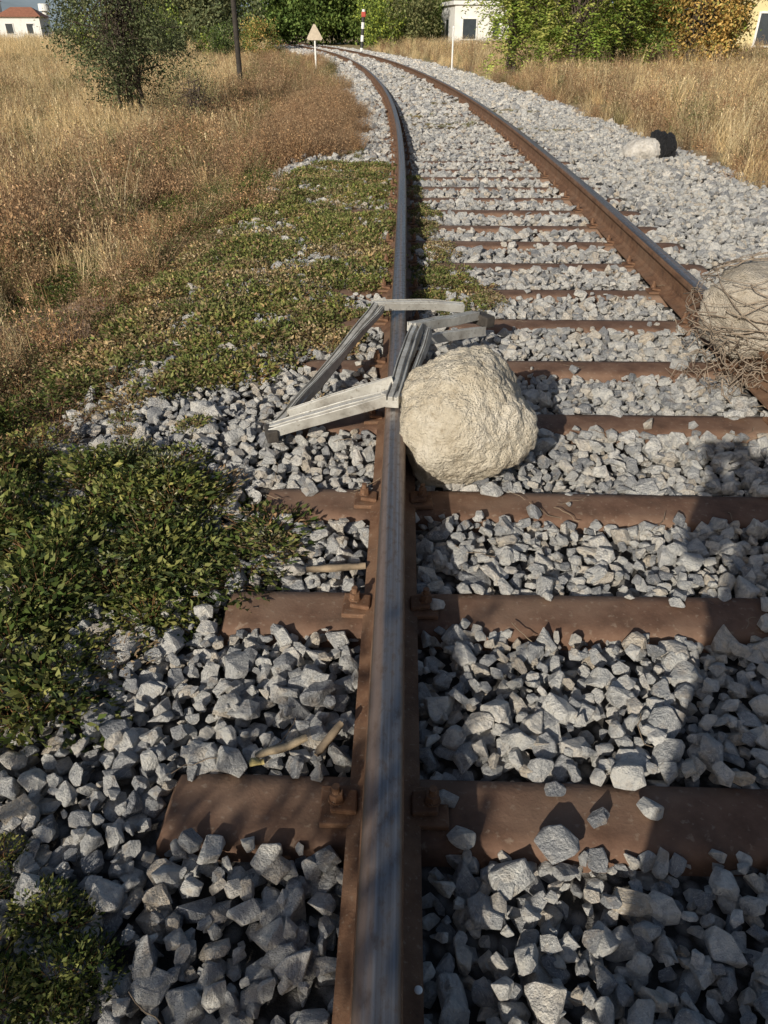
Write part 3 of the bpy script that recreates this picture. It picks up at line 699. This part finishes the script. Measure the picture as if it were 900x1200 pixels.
n=len(P); scatter('distant_trees',P,np.stack([0*I,0*I,rng.uniform(0,6.28,n)],1).astype(float),Sd,I,srcs)
tree('roadside_shrub',(-1.55,-1.4,-.1),1.45,.66,.1,dgreen,8,.05,4200,.5,trunk_r=.03,multi=3,tips_n=60)

# ------------------------------------------------------------ posts, signs
def cyl(bm,p0,p1,r0,r1,seg=12,mi=0):
    V,F_=tube([p0,p1],[r0,r1],seg); vs=[bm.verts.new(v) for v in V]
    for f in F_: bm.faces.new([vs[i] for i in f]).material_index=mi
    bm.faces.new(vs[:seg]).material_index=mi; bm.faces.new(vs[seg:][::-1]).material_index=mi
M_white=mat_plain('white_paint',(.72,.71,.68),.6,.1,6); M_red=mat_plain('red_paint',(.4,.05,.03),.6,.1); M_beige=mat_plain('faded_sign_back',(.5,.42,.32),.6,.15)
M_black=mat_plain('black_paint',(.03,.03,.03),.6,.1); M_pole=mat_plain('creosoted_pole',(.035,.028,.022),.85,.3,10)
bm=bmesh.new(); cyl(bm,(0,0,-.2),(0.02,0,7.5),.075,.05,12); cyl(bm,(-.6,0,6.9),(.6,0,6.9),.04,.04,8)
o=bm_obj('utility_pole',bm,[M_pole]); o.location=(-4.0,23.8,-.3); link(o)
e=empty('warning_sign',(-2.6,33,-.15)); bm=bmesh.new(); cyl(bm,(0,0,0),(0,0,1.5),.035,.035,10); link(bm_obj('post',bm,[M_white]),e)
bm=bmesh.new(); tri=[(-.33,1.02),(.33,1.02),(0,1.58)]
f0=[bm.verts.new((a,-.05,b)) for a,b in tri]; f1=[bm.verts.new((a,-.062,b)) for a,b in tri]
bm.faces.new(f0); bm.faces.new(f1[::-1])
for i in range(3): bm.faces.new((f0[i],f0[(i+1)%3],f1[(i+1)%3],f1[i]))
bmesh.ops.bevel(bm,geom=[ed for ed in bm.edges if abs(ed.verts[0].co.y-ed.verts[1].co.y)>.005],offset=.05,segments=3,affect='EDGES')
link(bm_obj('triangle_plate',bm,[M_beige]),e)
e=empty('striped_marker_post',(-1.4,54,-.1))
bm=bmesh.new()
for i in range(7): cyl(bm,(i*.025,0,i*.33),((i+1)*.025,0,(i+1)*.33),.10,.10,10,i%2)
o=bm_obj('post',bm,[M_white,M_black]); link(o,e)
bm=bmesh.new(); box_bm(bm,.16,-.12,2.05,.26,.04,.26,.02); link(bm_obj('plate',bm,[M_red]),e)
bm=bmesh.new(); cyl(bm,(0,0,0),(0,0,1.3),.03,.03,10); cyl(bm,(0,0,1.3),(0,0,1.36),.04,.02,10)
o=bm_obj('white_marker_post',bm,[M_white]); o.location=(2.4,30.5,-.05); link(o)

# ------------------------------------------------------------ buildings
M_roof=mat_plain('roof_tiles',(.34,.14,.08),.8,.2,4); M_wy=mat_plain('yellow_render',(.62,.52,.28),.9,.06,2); M_ww=mat_plain('white_render',(.68,.67,.64),.9,.06,2)
M_glass=mat_plain('window_glass',(.05,.06,.07),.15,.1,3); M_grey=mat_plain('grey_render',(.42,.41,.4),.9,.08,2)
def house(name,x,y,w,d,floors,wall,rot=0,roof=True,balcony=False):
    e=empty(name,(x,y,-.5)); e.rotation_euler=(0,0,rot); h=floors*2.9+.3
    bm=bmesh.new(); box_bm(bm,0,0,h/2,w,d,h); link(bm_obj('walls',bm,[wall]),e)
    bm=bmesh.new()
    if roof:
        o_=.35; r=[(-w/2-o_,-d/2-o_,h),(w/2+o_,-d/2-o_,h),(w/2+o_,d/2+o_,h),(-w/2-o_,d/2+o_,h)]; rr_=[(-w/4,0,h+1.3),(w/4,0,h+1.3)]
        v=[bm.verts.new(q) for q in r+rr_]
        for f in ((0,1,5,4),(1,2,5),(2,3,4,5),(3,0,4),(3,2,1,0)): bm.faces.new([v[i] for i in f])
        link(bm_obj('roof',bm,[M_roof]),e)
    else:
        box_bm(bm,0,0,h+.15,w+.3,d+.3,.25); link(bm_obj('roof',bm,[wall]),e)
    bw=bmesh.new(); bf=bmesh.new(); bb=bmesh.new(); nwin=max(2,int(w/2.6))
    for fl in range(floors):
        for i in range(nwin):
            wx=-w/2+(i+.5)*w/nwin; z0=fl*2.9+1.7
            box_bm(bw,wx,-d/2-.003,z0,1.0,.05,1.25)
            for sx in (-.55,.55): box_bm(bf,wx+sx,-d/2-.03,z0,.09,.1,1.42)
            box_bm(bf,wx,-d/2-.03,z0+.68,1.0,.1,.09); box_bm(bf,wx,-d/2-.05,z0-.69,1.3,.16,.08)
        if balcony and fl>0:
            box_bm(bb,0,-d/2-.7,fl*2.9+.75,w*.8,1.4,.14); box_bm(bb,0,-d/2-1.38,fl*2.9+1.3,w*.8,.06,.9)
    for sy_ in (-1,1):
        box_bm(bw,sy_*(w/2+.003),0,1.7,.05,1.0,1.25)
    box_bm(bf,w/2-.7,-d/2-.02,1.05,.9,.06,2.1)
    link(bm_obj('windows',bw,[M_glass]),e); link(bm_obj('frames_and_door',bf,[M_white]),e)
    if balcony and floors>1: link(bm_obj('balconies',bb,[M_white]),e)
    else: bb.free()
house('yellow_house',20.0,46,6,8,2,M_wy,-.05,True,True)
house('white_house',7.3,70,4.6,6,1,M_ww,.1,False)
house('white_house',-56,138,6,8,1,M_ww,.2,True)
house('grey_house',-64,134,7,8,1,M_grey,.1,True)
house('white_house',-78,170,9,8,2,M_ww,.3,True)
bm=bmesh.new(); cyl(bm,(0,0,0),(0,0,4.2),.5,.45,16); cyl(bm,(0,0,4.2),(0,0,5.2),.9,.85,16); o=bm_obj('water_tower',bm,[M_ww]); o.location=(-57,150,-.5); link(o)
V=[];F=[]; xs=np.linspace(-1500,1500,160)
for j,(yy,hf) in enumerate([(900,0),(1000,.35),(1100,.75),(1200,1),(1350,.8),(1480,0)]):
    for xv in xs:
        hh=34+20*mnoise.noise(Vector((xv*.0022,3.1,0)))+8*mnoise.noise(Vector((xv*.01,1.1,j*.4)))
        V.append((xv,yy,hh*hf-1.5))
for j in range(5):
    for i in range(len(xs)-1): F.append((j*160+i,j*160+i+1,(j+1)*160+i+1,(j+1)*160+i))
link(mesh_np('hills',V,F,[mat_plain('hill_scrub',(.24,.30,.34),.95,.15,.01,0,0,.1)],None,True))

# ------------------------------------------------------------ photographer (just behind the camera; casts the long shadow)
ph=empty('photographer')
M_jacket=mat_plain('dark_coat',(.05,.06,.08),.85,.15,30); M_jeans=mat_plain('jeans',(.06,.08,.14),.9,.15,40); M_skin=mat_plain('skin',(.5,.33,.25),.55,.05,10); M_hair=mat_plain('hair',(.04,.025,.015),.7,.2,60); M_shoe=mat_plain('shoe_leather',(.04,.03,.025),.6,.1,20)
def skin(name,verts,edges,radii,mat,root=0,lv=2):
    me=bpy.data.meshes.new(name); me.from_pydata(verts,edges,[]); me.materials.append(mat); o=bpy.data.objects.new(name,me); link(o,ph)
    md=o.modifiers.new('skin','SKIN'); sv=me.skin_vertices[0].data
    for i,r in enumerate(radii): sv[i].radius=(r,r) if not isinstance(r,tuple) else r; sv[i].use_root=(i==root)
    md.use_smooth_shade=True; s=o.modifiers.new('sub','SUBSURF'); s.levels=lv; s.render_levels=lv; return o
bx,by=.10,-.50
skin('legs',[(bx,by,.92),(bx-.10,by,.86),(bx-.15,by+.02,.47),(bx-.17,by-.01,.09),(bx+.10,by,.86),(bx+.14,by+.02,.47),(bx+.16,by-.01,.09)],[(0,1),(1,2),(2,3),(0,4),(4,5),(5,6)],[.15,.12,.085,.06,.12,.085,.06],M_jeans)
skin('torso_and_arms',[(bx,by,.90),(bx,by,1.12),(bx,by+.01,1.34),(bx,by,1.42),(bx-.19,by,1.36),(bx-.27,by+.10,1.10),(bx-.12,by+.36,1.17),(bx+.19,by,1.36),(bx+.27,by+.10,1.10),(bx-.02,by+.38,1.17)],
  [(0,1),(1,2),(2,3),(2,4),(4,5),(5,6),(2,7),(7,8),(8,9)],[(.20,.14),(.18,.13),(.19,.13),.07,.085,.06,.042,.085,.06,.042],M_jacket)
V=[];F_=[]; zs_=[1.18,1.05,.9,.75,.6,.45,.32,.24]; ws=[.20,.215,.235,.25,.262,.272,.28,.285]; sg=40
for j,(zv,wv) in enumerate(zip(zs_,ws)):
    for q in range(sg):
        a=2*math.pi*q/sg; f=1+.05*(j/7)*math.sin(a*7+j*.2)
        V.append((bx+.0+wv*f*math.cos(a),by+wv*.62*f*math.sin(a),zv))
for j in range(len(zs_)-1):
    for q in range(sg): F_.append((j*sg+q,j*sg+(q+1)%sg,(j+1)*sg+(q+1)%sg,(j+1)*sg+q))
link(mesh_np('coat_skirt',V,F_,[M_jacket],None,True),ph)
skin('neck_and_head',[(bx,by,1.40),(bx,by+.01,1.47),(bx,by+.02,1.53),(bx,by+.03,1.60),(bx,by+.02,1.66),(bx,by+.12,1.55)],[(0,1),(1,2),(2,3),(3,4),(2,5)],[.055,.05,.075,.092,.07,.016],M_skin)
skin('hair',[(bx,by-.015,1.56),(bx,by-.005,1.64),(bx,by+.01,1.69)],[(0,1),(1,2)],[.09,.098,.075],M_hair)
for sx in (-1,1):
    hx=bx-.12 if sx<0 else bx-.02
    skin('hand_%s'%('l' if sx<0 else 'r'),[(hx,by+.37,1.17),(hx+sx*.01,by+.41,1.19),(hx,by+.45,1.215)],[(0,1),(1,2)],[.03,.038,.03],M_skin)
    for q in range(4):
        skin('finger_%d'%q,[(hx+(q-1.5)*.017,by+.44,1.205),(hx+(q-1.5)*.017,by+.465,1.225),(hx+(q-1.5)*.018-sx*.008,by+.462,1.245-.004*q)],[(0,1),(1,2)],[.010,.009,.008],M_skin)
    skin('thumb',[(hx-sx*.025,by+.42,1.20),(hx-sx*.03,by+.435,1.225),(hx-sx*.02,by+.445,1.245)],[(0,1),(1,2)],[.011,.010,.009],M_skin)
    skin('shoe_%d'%(sx+1),[(bx+sx*.165,by-.05,.05),(bx+sx*.17,by+.05,.04),(bx+sx*.18,by+.16,.03)],[(0,1),(1,2)],[.05,.048,.04],M_shoe)
bm=bmesh.new(); box_bm(bm,.03,-.03,1.21,.15,.009,.075,.003,Matrix.Rotation(math.radians(-33),3,'X')); link(bm_obj('phone',bm,[M_black]),ph)

# ------------------------------------------------------------ light, world, camera
el=math.radians(25); dirh=Vector((.45,.893)).normalized()
Ld=Vector((dirh.x*math.cos(el),dirh.y*math.cos(el),-math.sin(el)))
sun=bpy.data.lights.new('sun','SUN'); sun.energy=5.0; sun.angle=math.radians(.5); sun.color=(1,.945,.83)
so=bpy.data.objects.new('sun',sun); so.rotation_euler=Ld.to_track_quat('-Z','Y').to_euler(); so.location=(-5,-10,8); sc.collection.objects.link(so)
w=bpy.data.worlds.new('World'); sc.world=w; w.use_nodes=True; nt=w.node_tree
bg=nt.nodes['Background']; sky=nt.nodes.new('ShaderNodeTexSky'); sky.sky_type='NISHITA'; sky.sun_disc=False
sky.sun_elevation=el; sky.sun_rotation=math.atan2(-dirh.x,-dirh.y)%(2*math.pi); sky.air_density=1; sky.dust_density=2.0; sky.ozone_density=1
nt.links.new(sky.outputs[0],bg.inputs[0]); bg.inputs[1].default_value=.088
cam=bpy.data.cameras.new('camera'); cam.sensor_fit='VERTICAL'; cam.sensor_height=36; cam.lens=26; cam.clip_start=.02; cam.clip_end=4000
co=bpy.data.objects.new('camera',cam); co.location=(0,0,1.24); co.rotation_euler=(math.radians(90-33.18),0,0); sc.collection.objects.link(co); sc.camera=co
